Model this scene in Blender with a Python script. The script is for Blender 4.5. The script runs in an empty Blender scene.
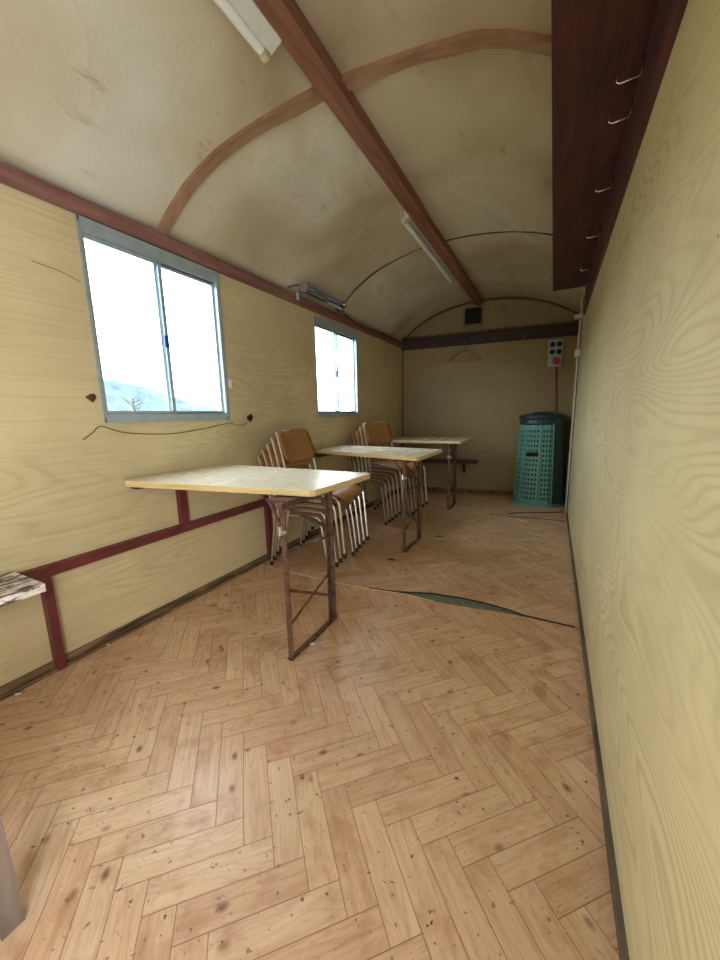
import bpy, bmesh, math, random
from mathutils import Vector, Matrix
random.seed(7)
PI = math.pi
scene = bpy.context.scene
C = scene.collection

# ------------------------------------------------------------------ camera
cam_d = bpy.data.cameras.new('camera')
cam = bpy.data.objects.new('camera', cam_d); C.objects.link(cam)
cam_d.sensor_fit = 'HORIZONTAL'; cam_d.sensor_width = 36.0
cam_d.lens = 366.0 * 36.0 / 720.0
cam_d.clip_start = 0.02; cam_d.clip_end = 600
fwd = Vector((553.5 - 360, 411.0 - 480, 366.0)).normalized()
dwn = Vector((404.0 - 360, 2600.0 - 480, 366.0)); dwn = (dwn - fwd * dwn.dot(fwd)).normalized()
rgt = dwn.cross(fwd)
cw = Matrix((rgt, fwd, -dwn))                 # image axes -> world
cx_, cy_, cz_ = cw.col[0], -cw.col[1], -cw.col[2]
m4 = Matrix.Identity(4)
for i in range(3):
    m4[i][0], m4[i][1], m4[i][2] = cx_[i], cy_[i], cz_[i]
m4.translation = Vector((0, 0, 1.08))
cam.matrix_world = m4
scene.camera = cam

# ------------------------------------------------------------------ world, light, exposure
SKY = 9.0
world = bpy.data.worlds.new('overcast_sky'); scene.world = world; world.use_nodes = True
wn = world.node_tree; bg = wn.nodes['Background']
tc = wn.nodes.new('ShaderNodeTexCoord'); nz = wn.nodes.new('ShaderNodeTexNoise'); cr = wn.nodes.new('ShaderNodeValToRGB')
nz.inputs['Scale'].default_value = 2.0; nz.inputs['Detail'].default_value = 4
cr.color_ramp.elements[0].color = (.80, .90, 1, 1); cr.color_ramp.elements[1].color = (.94, .97, 1, 1)
wn.links.new(tc.outputs['Generated'], nz.inputs['Vector']); wn.links.new(nz.outputs['Fac'], cr.inputs['Fac'])
wn.links.new(cr.outputs['Color'], bg.inputs['Color']); bg.inputs['Strength'].default_value = SKY

def portal(name, loc, rot, sx, sy):
    d = bpy.data.lights.new(name, 'AREA'); d.shape = 'RECTANGLE'; d.size = sx; d.size_y = sy
    d.cycles.is_portal = True
    o = bpy.data.objects.new(name, d); C.objects.link(o); o.location = loc; o.rotation_euler = rot
for i, yc in enumerate((1.38, 3.2, -.44)):
    portal('window_portal', (-1.975, yc, 1.52), (0, -PI/2, 0), .86, .74)
portal('added_doorway_portal', (.27, -.80, .98), (0, PI/2, 0), 1.95, .90)  # portal for the added doorway, out of view

vs = scene.view_settings
vs.view_transform = 'Standard'; vs.look = 'None'; vs.gamma = 1.0; vs.use_curve_mapping = False
vs.exposure = 0.52
scene.cycles.max_bounces = 14; scene.cycles.diffuse_bounces = 8; scene.cycles.transparent_max_bounces = 12
scene.cycles.sample_clamp_indirect = 8
scene.cycles.use_denoising = True

# ------------------------------------------------------------------ materials
def srgb(r, g, b):
    f = lambda c: (c/255/12.92) if c/255 <= .04045 else ((c/255 + .055)/1.055)**2.4
    return (f(r), f(g), f(b), 1)

class NT:
    def __init__(s, name):
        s.m = bpy.data.materials.new(name); s.m.use_nodes = True
        s.t = s.m.node_tree; s.b = s.t.nodes['Principled BSDF']
    def n(s, typ, **kw):
        x = s.t.nodes.new('ShaderNode' + typ)
        for k, v in kw.items():
            if k.startswith('i_'):
                key = k[2:].replace('_', ' ')
                x.inputs[key].default_value = v
            else: setattr(x, k, v)
        return x
    def l(s, a, b): s.t.links.new(a, b)
    def math(s, op, a, b=None, c=None, clamp=False):
        x = s.t.nodes.new('ShaderNodeMath'); x.operation = op; x.use_clamp = clamp
        for i, v in enumerate((a, b, c)):
            if v is None: continue
            if isinstance(v, (int, float)): x.inputs[i].default_value = v
            else: s.l(v, x.inputs[i])
        return x.outputs[0]
    def mix(s, fac, a, b, blend='MIX'):
        x = s.t.nodes.new('ShaderNodeMix'); x.data_type = 'RGBA'; x.blend_type = blend
        for i, v in ((0, fac), (6, a), (7, b)):
            if isinstance(v, (int, float)): x.inputs[i].default_value = v
            elif isinstance(v, tuple): x.inputs[i].default_value = v
            else: s.l(v, x.inputs[i])
        return x.outputs[2]
    def ramp(s, fac, stops):
        x = s.t.nodes.new('ShaderNodeValToRGB'); e = x.color_ramp.elements
        while len(e) < len(stops): e.new(.5)
        for k, (p, c) in enumerate(stops):
            e[k].position = p; e[k].color = c if isinstance(c, tuple) else (c, c, c, 1)
        s.l(fac, x.inputs[0]); return x.outputs[0]
    def coord(s, scale=(1,1,1), rot=(0,0,0), out='Object', loc=(0,0,0)):
        t = s.n('TexCoord'); m = s.n('Mapping')
        m.inputs['Scale'].default_value = scale; m.inputs['Rotation'].default_value = rot; m.inputs['Location'].default_value = loc
        s.l(t.outputs[out], m.inputs['Vector']); return m.outputs[0]
    def noise(s, vec, scale, detail=3, rough=.5, dist=0):
        x = s.n('TexNoise'); x.inputs['Scale'].default_value = scale; x.inputs['Detail'].default_value = detail
        x.inputs['Roughness'].default_value = rough; x.inputs['Distortion'].default_value = dist
        s.l(vec, x.inputs['Vector']); return x.outputs['Fac']
    def bump(s, h, strength=.2, dist=.01):
        x = s.n('Bump'); x.inputs['Strength'].default_value = strength; x.inputs['Distance'].default_value = dist
        s.l(h, x.inputs['Height']); s.l(x.outputs[0], s.b.inputs['Normal'])
    def base(s, c):
        if isinstance(c, tuple): s.b.inputs['Base Color'].default_value = c
        else: s.l(c, s.b.inputs['Base Color'])
    def set(s, rough=None, metal=None, spec=None):
        if rough is not None:
            if isinstance(rough, (int, float)): s.b.inputs['Roughness'].default_value = rough
            else: s.l(rough, s.b.inputs['Roughness'])
        if metal is not None: s.b.inputs['Metallic'].default_value = metal
        if spec is not None: s.b.inputs['Specular IOR Level'].default_value = spec

def plain(name, col, rough=.5, metal=0, var=.12, scale=14, spec=None, bump=0):
    t = NT(name); v = t.coord()
    f = t.noise(v, scale, 5, .6)
    d = tuple(c*(1-var*1.6) for c in col[:3]) + (1,); u = tuple(min(1, c*(1+var)) for c in col[:3]) + (1,)
    t.base(t.ramp(f, [(.3, d), (.7, u)])); t.set(rough, metal, spec)
    if bump: t.bump(f, bump, .004)
    return t.m

def laminate(name, col, line, off=(0,0,0), rough=.38, sc=(1, .6, 4.2), rings_n=20, amt=.30, mlo=.1, fine_amt=.35):
    """pale woodgrain-printed wall panel: contour-line grain running along the room"""
    t = NT(name)
    v = t.coord(scale=sc, loc=off)
    a = t.noise(v, 1.0, 1.6, .42, .15)
    rings = t.math('MULTIPLY', a, rings_n)
    s = t.math('SINE', t.math('MULTIPLY', rings, 2*PI))
    ln = t.math('POWER', t.math('MULTIPLY_ADD', s, .5, .5), 3.0)
    v2 = t.coord(scale=(1, 1.1, 55), loc=off)
    fine = t.noise(v2, 1.6, 4, .6)
    v3 = t.coord(scale=(1, .5, 1), loc=(3.1, 1.7, .4))
    mask = t.ramp(t.noise(v3, 1.6, 2), [(.42, mlo), (.60, 1.0)])
    lnm = t.math('MULTIPLY', ln, mask)
    c = t.mix(t.math('MULTIPLY', lnm, amt), col, line)
    c = t.mix(t.ramp(fine, [(.45, 0.0), (.75, fine_amt)]), c, line)
    blot = t.noise(t.coord(scale=(1, 1, 1)), 2.2, 4, .6)
    c = t.mix(t.ramp(blot, [(.35, .22), (.62, 0.0)]), c, tuple(x*.72 for x in line[:3]) + (1,))
    # specks and scuffs
    sp = t.noise(t.coord(loc=(5, 2, 1)), 42, 2, .5)
    c = t.mix(t.ramp(sp, [(.765, 0.0), (.80, .8)]), c, srgb(70, 55, 38))
    t.base(c); t.set(rough, spec=.4)
    t.bump(t.math('ADD', blot, t.math('MULTIPLY', ln, .02)), .12, .02)
    return t.m

M = {}
M['wall'] = laminate('yellow_woodgrain_panel', srgb(206, 190, 150), srgb(162, 140, 102))
M['wall_r'] = laminate('pale_yellow_woodgrain_panel', srgb(222, 210, 166), srgb(166, 148, 104), (0, .83, 2.6), sc=(1, .62, 3.4), rings_n=42, amt=.48, mlo=.3, fine_amt=.12)
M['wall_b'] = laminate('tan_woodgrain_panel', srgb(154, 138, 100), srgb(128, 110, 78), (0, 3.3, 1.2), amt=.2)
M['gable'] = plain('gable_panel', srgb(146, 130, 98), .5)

def ceiling_mat():
    t = NT('painted_ceiling'); v = t.coord()
    a = t.noise(v, 1.5, 2.5, .5, .3)
    c = t.ramp(a, [(.30, srgb(170, 152, 124)), (.48, srgb(192, 182, 158)), (.78, srgb(212, 212, 200))])  # blotchy paint; cool grey-white patches put reflected sheen into the colour
    b = t.noise(t.coord(scale=(6, 2, 2), loc=(2, 1, 0)), 2.2, 4, .65)
    c = t.mix(t.ramp(b, [(.62, 0.0), (.78, .55)]), c, srgb(120, 92, 58))
    g = t.noise(t.coord(loc=(7, 3, 2)), 60, 3, .6)
    c = t.mix(t.ramp(g, [(.6, 0.0), (.75, .18)]), c, srgb(110, 90, 62))
    t.base(c); t.set(t.ramp(a, [(.3, .38), (.7, .24)]), spec=.55)
    big = t.noise(t.coord(scale=(1, .8, 1)), 2.6, 2, .5)
    t.bump(t.math('ADD', t.math('MULTIPLY', big, 1.0), t.math('MULTIPLY', g, .03)), .45, .05)
    return t.m
M['ceil'] = ceiling_mat()

def wood(name, light, dark, axis=(1, 12, 12), scale=2.2, rough=.5, wear=None, spec=.4):
    t = NT(name)
    v = t.coord(scale=axis)
    a = t.noise(v, scale, 6, .6, .6)
    c = t.ramp(a, [(.32, dark), (.66, light)])
    if wear:
        w = t.noise(t.coord(scale=tuple(1 + .35*(x-1) for x in axis), loc=(3, 1, 4)), 5, 5, .65)
        c = t.mix(t.ramp(w, [(.56, 0.0), (.66, .75)]), c, wear)
    t.base(c); t.set(rough, spec=spec); t.bump(a, .15, .004)
    return t.m
M['beam'] = wood('varnished_beam_wood', srgb(146, 98, 76), srgb(104, 66, 50), (14, 1, 14))
M['rib'] = wood('rib_wood', srgb(164, 130, 104), srgb(130, 98, 74), (2, 10, 4))
M['rail'] = wood('red_brown_rail_wood', srgb(146, 104, 96), srgb(108, 70, 66), (14, 1, 14), rough=.45)
M['redpaint'] = wood('oxblood_painted_wood', srgb(116, 54, 54), srgb(82, 36, 38), (6, 2, 6), rough=.42)
M['rackwood'] = wood('dark_mahogany_board', srgb(96, 54, 56), srgb(58, 34, 38), (10, 1.3, 10), rough=.42)
M['rackdark'] = wood('near_black_red_board', srgb(66, 40, 44), srgb(36, 24, 28), (1.3, 10, 10), rough=.5)
M['base'] = wood('worn_dark_baseboard', srgb(138, 110, 80), srgb(58, 42, 32), (14, 2, 14), rough=.7)
M['base_r'] = wood('grey_edge_strip', srgb(122, 108, 92), srgb(64, 54, 46), (14, 2, 14), rough=.6)
M['stool'] = wood('weathered_grey_wood', srgb(126, 110, 98), srgb(92, 78, 68), (8, 8, 1))
M['ply'] = wood('beech_plywood', srgb(178, 130, 86), srgb(146, 100, 62), (2, 16, 10), rough=.35)
M['plyedge'] = wood('plywood_edge', srgb(150, 100, 56), srgb(90, 56, 32), (2, 2, 60))
M['top'] = None
def tabletop_mat():
    t = NT('worn_pale_tabletop'); v = t.coord(scale=(2.2, 1.1, 1))
    a = t.noise(v, 3.2, 6, .65, .8)
    c = t.ramp(a, [(.26, srgb(186, 166, 136)), (.40, srgb(230, 218, 190)), (.60, srgb(240, 232, 210)), (.8, srgb(242, 240, 230))])
    s = t.noise(t.coord(scale=(1.5, 14, 1), rot=(0, 0, .5)), 4, 5, .7)
    c = t.mix(t.ramp(s, [(.60, 0.0), (.70, .6)]), c, srgb(128, 98, 62))
    s2 = t.noise(t.coord(scale=(18, 1.2, 1), rot=(0, 0, .35), loc=(4, 4, 0)), 3, 4, .7)
    c = t.mix(t.ramp(s2, [(.64, 0.0), (.72, .5)]), c, srgb(236, 232, 222))
    t.base(c); t.set(t.ramp(a, [(.3, .34), (.7, .18)]), spec=.6); t.bump(s, .05, .003)
    return t.m
M['top'] = tabletop_mat()
M['topedge'] = wood('pale_tabletop_edge', srgb(226, 204, 150), srgb(196, 168, 112), (1.5, 1.5, 30), rough=.5)
M['bench'] = wood('peeling_white_painted_bench_wood', srgb(118, 92, 82), srgb(64, 46, 42), (14, 1.4, 14), rough=.55, wear=srgb(226, 214, 200))
def bench_mat():
    t = NT('peeling_painted_bench_board')
    a = t.noise(t.coord(scale=(22, 6, 22), rot=(0, 0, .5)), 2.6, 5, .62, .4)
    c = t.ramp(a, [(.40, srgb(70, 52, 50)), (.48, srgb(104, 84, 80)), (.52, srgb(214, 204, 198)), (.62, srgb(244, 238, 232))])
    b = t.noise(t.coord(scale=(30, 4, 30)), 3, 4, .6)
    c = t.mix(t.ramp(b, [(.5, 0.0), (.7, .5)]), c, srgb(72, 50, 46))
    t.base(c); t.set(.5); t.bump(a, .3, .004)
    return t.m
M['bench'] = bench_mat()
def rusty(name, col, rust, rough=.5, metal=.35):
    t = NT(name); a = t.noise(t.coord(), 16, 6, .7)
    c = t.ramp(a, [(.38, rust), (.52, col), (.75, tuple(min(1, x*1.35) for x in col[:3]) + (1,))])
    t.base(c); t.set(t.ramp(a, [(.35, .75), (.6, rough)]), metal); t.bump(a, .15, .003)
    return t.m
M['steel'] = rusty('brown_lacquered_steel', srgb(106, 84, 70), srgb(84, 52, 34))
M['chrome'] = plain('nickel_tube', srgb(205, 200, 192), .28, .9, .06)
M['rubber'] = plain('black_rubber', srgb(24, 22, 22), .6)
M['alu'] = plain('weathered_aluminium', srgb(172, 188, 196), .36, .4, .08)
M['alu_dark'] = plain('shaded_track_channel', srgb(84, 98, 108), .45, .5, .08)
M['blueplastic'] = plain('blue_plastic_latch', srgb(46, 76, 128), .4)
M['white_enamel'] = plain('aged_white_enamel', srgb(206, 208, 200), .35, 0, .05)
M['grey_enamel'] = plain('grey_white_fixture_housing', srgb(172, 174, 164), .4, 0, .06)
M['tube'] = plain('opal_lamp_tube', srgb(228, 230, 226), .25, 0, .02)
M['quartz'] = plain('smoky_quartz_rod', srgb(120, 120, 128), .15, .2)
M['polished'] = plain('polished_reflector', srgb(170, 172, 178), .18, .95, .1)
M['cream_plastic'] = plain('yellowed_plastic', srgb(216, 204, 172), .45)
M['black'] = plain('soot_black', srgb(16, 14, 14), .8)
M['darkgrey'] = plain('dark_grey_plastic', srgb(44, 46, 50), .45)
M['cable'] = plain('black_cable', srgb(30, 26, 26), .5)
M['cable_red'] = plain('red_brown_cable', srgb(150, 74, 42), .5)
M['wire'] = plain('brown_wire', srgb(70, 50, 34), .6)
M['green'] = plain('sea_green_plastic', srgb(98, 156, 146), .45, 0, .08)
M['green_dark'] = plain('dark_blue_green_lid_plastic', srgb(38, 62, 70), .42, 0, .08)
M['slot'] = plain('shaded_bin_interior', srgb(16, 34, 32), .8)
M['socket_grey'] = plain('light_grey_socket_casing', srgb(172, 180, 184), .4)
M['socket_blue'] = plain('blue_socket_insert', srgb(36, 62, 104), .4)
M['socket_red'] = plain('red_power_socket', srgb(176, 30, 42), .4)
M['paper'] = plain('scrap_paper', srgb(236, 230, 216), .7)
M['brownscrap'] = plain('dry_leaf_scrap', srgb(78, 48, 30), .8)
M['substrate'] = plain('grey_subfloor', srgb(112, 116, 106), .8, 0, .25, 30, bump=.3)
M['trimwhite'] = plain('greenish_white_trim', srgb(206, 208, 184), .4, 0, .06)
M['hanger'] = plain('pale_hanger_wood', srgb(150, 124, 76), .5)
M['seam'] = plain('dark_seam_strip', srgb(84, 62, 40), .6)
M['vent_frame'] = plain('grey_vent_frame', srgb(126, 112, 90), .5)
M['hookmetal'] = plain('bright_hook_wire', srgb(222, 218, 212), .25, .85, .05)
M['outer'] = plain('outer_cladding', srgb(120, 120, 110), .6)
M['ground'] = plain('winter_grass', srgb(70, 78, 52), .9, 0, .3, 3)

def hill_mat():
    t = NT('bare_wooded_hillside'); a = t.noise(t.coord(), .22, 8, .75)
    t.base(t.ramp(a, [(.3, srgb(40, 52, 58)), (.5, srgb(58, 74, 80)), (.7, srgb(84, 98, 102))])); t.set(.95, spec=.1)
    return t.m
M['hill'] = hill_mat()

def glass_mat():
    """thin pane: clear, a little reflective, misted and dirty towards the foot"""
    t = NT('misted_window_glass')
    out = t.t.nodes['Material Output']
    tr = t.n('BsdfTransparent'); tr.inputs[0].default_value = (.93, .97, .98, 1)
    gl = t.n('BsdfGlossy'); gl.inputs['Roughness'].default_value = .03
    df = t.n('BsdfTranslucent'); df.inputs[0].default_value = (.80, .90, .94, 1)
    sep = t.n('SeparateXYZ'); tcn = t.n('TexCoord'); t.l(tcn.outputs['Object'], sep.inputs[0])
    low = t.math('MULTIPLY_ADD', sep.outputs['Z'], -4.0, 1.1, clamp=True)
    streak = t.noise(t.coord(scale=(1, 14, 1.6)), 4.5, 5, .7)
    blob = t.noise(t.coord(scale=(1, 1, 1), loc=(2, 5, 1)), 9, 5, .7)
    f = t.math('MULTIPLY', low, t.ramp(t.math('MULTIPLY_ADD', streak, .5, t.math('MULTIPLY', blob, .5)), [(.42, .0), (.62, .07)]))
    f = t.math('ADD', f, .003)
    mx = t.n('MixShader'); t.l(f, mx.inputs[0]); t.l(tr.outputs[0], mx.inputs[1]); t.l(df.outputs[0], mx.inputs[2])
    lw = t.n('LayerWeight'); lw.inputs[0].default_value = .5
    frf = t.math('MULTIPLY_ADD', t.math('POWER', lw.outputs['Facing'], 4.0), .6, .03)
    m2 = t.n('MixShader'); t.l(frf, m2.inputs[0]); t.l(mx.outputs[0], m2.inputs[1]); t.l(gl.outputs[0], m2.inputs[2])
    t.l(m2.outputs[0], out.inputs['Surface'])
    return t.m
M['glass'] = glass_mat()

PW, PN = .072, 4; PL = PW*PN
def floor_mat():
    t = NT('herringbone_wood_print_vinyl')
    uv = t.n('UVMap'); uv.uv_map = 'grain'
    ed = t.n('UVMap'); ed.uv_map = 'edge'
    at = t.n('Attribute'); at.attribute_name = 'rnd'
    rnd = at.outputs['Fac']
    mp = t.n('Mapping'); mp.inputs['Scale'].default_value = (2.2, 26, 1); t.l(uv.outputs[0], mp.inputs[0])
    g = t.noise(mp.outputs[0], 2.0, 6, .62, 1.1)
    mp1 = t.n('Mapping'); mp1.inputs['Scale'].default_value = (5, 5, 1); t.l(uv.outputs[0], mp1.inputs[0])
    blot = t.noise(mp1.outputs[0], 1.6, 4, .6)
    c = t.ramp(g, [(.22, srgb(196, 162, 132)), (.48, srgb(222, 192, 162)), (.78, srgb(234, 212, 186))])
    tint = t.ramp(rnd, [(0, srgb(218, 184, 156)), (.35, srgb(238, 220, 200)), (.7, srgb(252, 240, 224)), (1, srgb(226, 194, 162))])
    c = t.mix(.55, c, tint, 'MULTIPLY')
    c = t.mix(t.ramp(blot, [(.52, 0.0), (.72, .5)]), c, srgb(158, 98, 54))
    # cathedral figure on some planks
    mp2 = t.n('Mapping'); mp2.inputs['Scale'].default_value = (2.4, 13, 1); t.l(uv.outputs[0], mp2.inputs[0])
    r = t.noise(mp2.outputs[0], 1.3, 1, .5, .3)
    rs = t.math('POWER', t.math('MULTIPLY_ADD', t.math('SINE', t.math('MULTIPLY', r, 80)), .5, .5), 3)
    c = t.mix(t.math('MULTIPLY', rs, .12), c, srgb(140, 86, 48))
    # knots
    mp3 = t.n('Mapping'); mp3.inputs['Scale'].default_value = (8, 13, 1); t.l(uv.outputs[0], mp3.inputs[0])
    vo = t.n('TexVoronoi'); vo.inputs['Scale'].default_value = 1.0; vo.inputs['Randomness'].default_value = 1.0; t.l(mp3.outputs[0], vo.inputs['Vector'])
    sepc = t.n('SeparateColor'); t.l(vo.outputs['Color'], sepc.inputs[0])
    gate = t.math('GREATER_THAN', sepc.outputs[0], .42)
    kn = t.math('MULTIPLY', t.ramp(vo.outputs['Distance'], [(.05, 1.0), (.16, .0)]), gate)
    c = t.mix(t.math('MULTIPLY', kn, .85), c, srgb(108, 66, 38))
    # joints
    sx = t.n('SeparateXYZ'); t.l(ed.outputs[0], sx.inputs[0])
    du = t.math('MINIMUM', sx.outputs[0], t.math('SUBTRACT', PL, sx.outputs[0]))
    dv = t.math('MINIMUM', sx.outputs[1], t.math('SUBTRACT', PW, sx.outputs[1]))
    dd = t.math('MINIMUM', du, dv)
    jl = t.math('MULTIPLY', t.math('SUBTRACT', 1.0, t.math('DIVIDE', dd, .0016)), .95, clamp=True)
    c = t.mix(jl, c, srgb(96, 58, 36))
    # dirt in world space: scratches, chips, grime
    d1 = t.noise(t.coord(scale=(1, 1, 1)), 44, 4, .6)
    d2 = t.noise(t.coord(loc=(3, 8, 0)), 2.6, 4, .6)
    dz = t.math('MULTIPLY', t.ramp(d1, [(.64, 0.0), (.67, 1.0)]), t.ramp(d2, [(.40, .2), (.56, 1.0)]))
    c = t.mix(t.math('MULTIPLY', dz, .92), c, srgb(66, 42, 28))
    d3 = t.noise(t.coord(loc=(6, 1, 0)), 75, 3, .6)
    c = t.mix(t.ramp(d3, [(.67, 0.0), (.71, .75)]), c, srgb(72, 46, 30))
    sc = t.noise(t.coord(scale=(3, 26, 1), rot=(0, 0, .7), loc=(1, 9, 0)), 7, 3, .6)
    c = t.mix(t.math('MULTIPLY', t.ramp(sc, [(.66, 0.0), (.72, .5)]), 1), c, srgb(96, 64, 42))
    gr = t.noise(t.coord(loc=(9, 4, 0)), 1.1, 5, .6)
    c = t.mix(t.ramp(gr, [(.50, 0.0), (.75, .35)]), c, srgb(132, 92, 62))
    t.base(c)
    t.set(t.ramp(d2, [(.35, .30), (.7, .46)]), spec=.5)
    h = t.math('ADD', t.math('MULTIPLY', t.noise(t.coord(loc=(2, 2, 2)), 3.4, 3, .5), 1.0), t.math('MULTIPLY', jl, -.05))
    t.bump(h, .25, .02)
    return t.m
M['floor'] = floor_mat()

# ------------------------------------------------------------------ mesh helpers
class MB:
    def __init__(s): s.bm = bmesh.new()
    def poly_prism(s, pts, vec):
        """closed polygon (3D points) extruded by vec"""
        vec = Vector(vec)
        a = [s.bm.verts.new(p) for p in pts]; b = [s.bm.verts.new(Vector(p) + vec) for p in pts]
        s.bm.faces.new(a); s.bm.faces.new(list(reversed(b)))
        n = len(pts)
        for i in range(n):
            s.bm.faces.new((a[(i+1) % n], a[i], b[i], b[(i+1) % n]))
        return s
    def box(s, lo, hi):
        x0, y0, z0 = lo; x1, y1, z1 = hi
        return s.poly_prism([(x0,y0,z0),(x1,y0,z0),(x1,y1,z0),(x0,y1,z0)], (0,0,z1-z0))
    def bar(s, p, q, w, h, up=(0,0,1)):
        """rectangular bar from p to q; w sideways, h along up"""
        p, q = Vector(p), Vector(q); d = (q-p).normalized(); up = Vector(up)
        if abs(d.dot(up)) > .98: up = Vector((0,1,0))
        sd = d.cross(up).normalized(); u = sd.cross(d).normalized()
        pts = [p + sd*a*w/2 + u*b*h/2 for a, b in ((-1,-1),(1,-1),(1,1),(-1,1))]
        return s.poly_prism(pts, q-p)
    def tube(s, pts, r, n=8, caps=True):
        pts = [Vector(p) for p in pts]; rings = []
        prev = None
        for i, p in enumerate(pts):
            if i == 0: t = pts[1]-p
            elif i == len(pts)-1: t = p-pts[i-1]
            else: t = (pts[i+1]-p).normalized() + (p-pts[i-1]).normalized()
            t.normalize()
            if prev is None:
                u = t.orthogonal().normalized()
            else:
                u = (prev - t*prev.dot(t)).normalized()
            prev = u; w = t.cross(u)
            rr = r[i] if isinstance(r, (list, tuple)) else r
            rings.append([s.bm.verts.new(p + (u*math.cos(2*PI*k/n) + w*math.sin(2*PI*k/n))*rr) for k in range(n)])
        for a, b in zip(rings, rings[1:]):
            for k in range(n):
                s.bm.faces.new((a[k], a[(k+1) % n], b[(k+1) % n], b[k]))
        if caps:
            s.bm.faces.new(list(reversed(rings[0]))); s.bm.faces.new(rings[-1])
        return s
    def build(s, name, mat, parent=None, org=(0,0,0), bevel=0, smooth=False, seg=2):
        bm = s.bm
        if bevel:
            es = [e for e in bm.edges if len(e.link_faces) == 2 and e.calc_face_angle(0) > .6]
            bmesh.ops.bevel(bm, geom=es, offset=bevel, segments=seg, affect='EDGES', profile=.6, clamp_overlap=True)
        o_ = Vector(org)
        if o_.length: bmesh.ops.translate(bm, vec=-o_, verts=bm.verts)
        bmesh.ops.recalc_face_normals(bm, faces=bm.faces)
        me = bpy.data.meshes.new(name); bm.to_mesh(me); bm.free()
        for mm in (mat if isinstance(mat, list) else [mat]): me.materials.append(mm)
        if smooth:
            for p in me.polygons: p.use_smooth = True
        o = bpy.data.objects.new(name, me); C.objects.link(o)
        if parent: o.parent = parent
        else: o.location = o_
        return o

def shade_auto(o, deg=35):
    me = o.data
    for p in me.polygons: p.use_smooth = True
    bm = bmesh.new(); bm.from_mesh(me)
    for e in bm.edges: e.smooth = not (len(e.link_faces) == 2 and e.calc_face_angle(0) > math.radians(deg))
    bm.to_mesh(me); bm.free(); return o

def tag(o, label, cat, group=None, kind=None):
    o['label'] = label; o['category'] = cat
    if group: o['group'] = group
    if kind: o['kind'] = kind
    return o
def thing(name, loc, label, cat, group=None):
    o = bpy.data.objects.new(name, None); C.objects.link(o); o.location = loc; o.empty_display_size = .1
    return tag(o, label, cat, group)
def struct(o):
    o['kind'] = 'structure'; return o
def copy_tree(o, parent=None):
    c = o.copy(); C.objects.link(c)
    if parent: c.parent = parent
    for ch in list(o.children): copy_tree(ch, c)
    return c
def arc(c, r, a0, a1, n, ax, ay):
    c = Vector(c); ax = Vector(ax); ay = Vector(ay)
    return [c + ax*r*math.cos(a0+(a1-a0)*i/n) + ay*r*math.sin(a0+(a1-a0)*i/n) for i in range(n+1)]

# ------------------------------------------------------------------ the shell
XL, XR, YB, YF = -1.90, .195, 5.16, -1.60
PROF = [(-1.90,2.05),(-1.85,2.10),(-1.78,2.16),(-1.70,2.225),(-1.60,2.285),(-1.5,2.335),(-1.38,2.38),(-1.25,2.415),(-1.1,2.445),(-.95,2.46),
        (-.8,2.462),(-.65,2.455),(-.5,2.44),(-.35,2.415),(-.2,2.375),(-.08,2.33),(.02,2.28),(.10,2.235),(.16,2.195),(.195,2.165)]
def ceil_z(x):
    for (a, za), (b, zb) in zip(PROF, PROF[1:]):
        if a <= x <= b: return za + (zb-za)*(x-a)/(b-a)
    return PROF[0][1] if x < XL else PROF[-1][1]

# floor: planks as faces, two vinyl sheets with a torn joint
UP = [(-1.96,1.925),(-1.5,1.925),(-1.17,1.925),(-.97,1.935),(-.808,1.959),(-.601,2.03),(-.43,2.05),(-.285,2.049),(-.148,2.025),(-.074,2.0),(.161,1.991),(.26,1.99)]
LO = [(-1.96,1.92),(-1.5,1.92),(-1.17,1.918),(-.97,1.928),(-.808,1.950),(-.692,1.957),(-.552,1.947),(-.41,1.958),(-.273,1.976),(-.18,1.986),(-.074,1.993),(.161,1.986),(.26,1.985)]
def clip(poly, f):
    out = []
    for i in range(len(poly)):
        a, b = poly[i], poly[(i+1) % len(poly)]; fa, fb = f(a), f(b)
        if fa >= 0: out.append(a)
        if (fa > 0 and fb < 0) or (fa < 0 and fb > 0):
            t = fa/(fa-fb); out.append((a[0]+(b[0]-a[0])*t, a[1]+(b[1]-a[1])*t))
    return out
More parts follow.
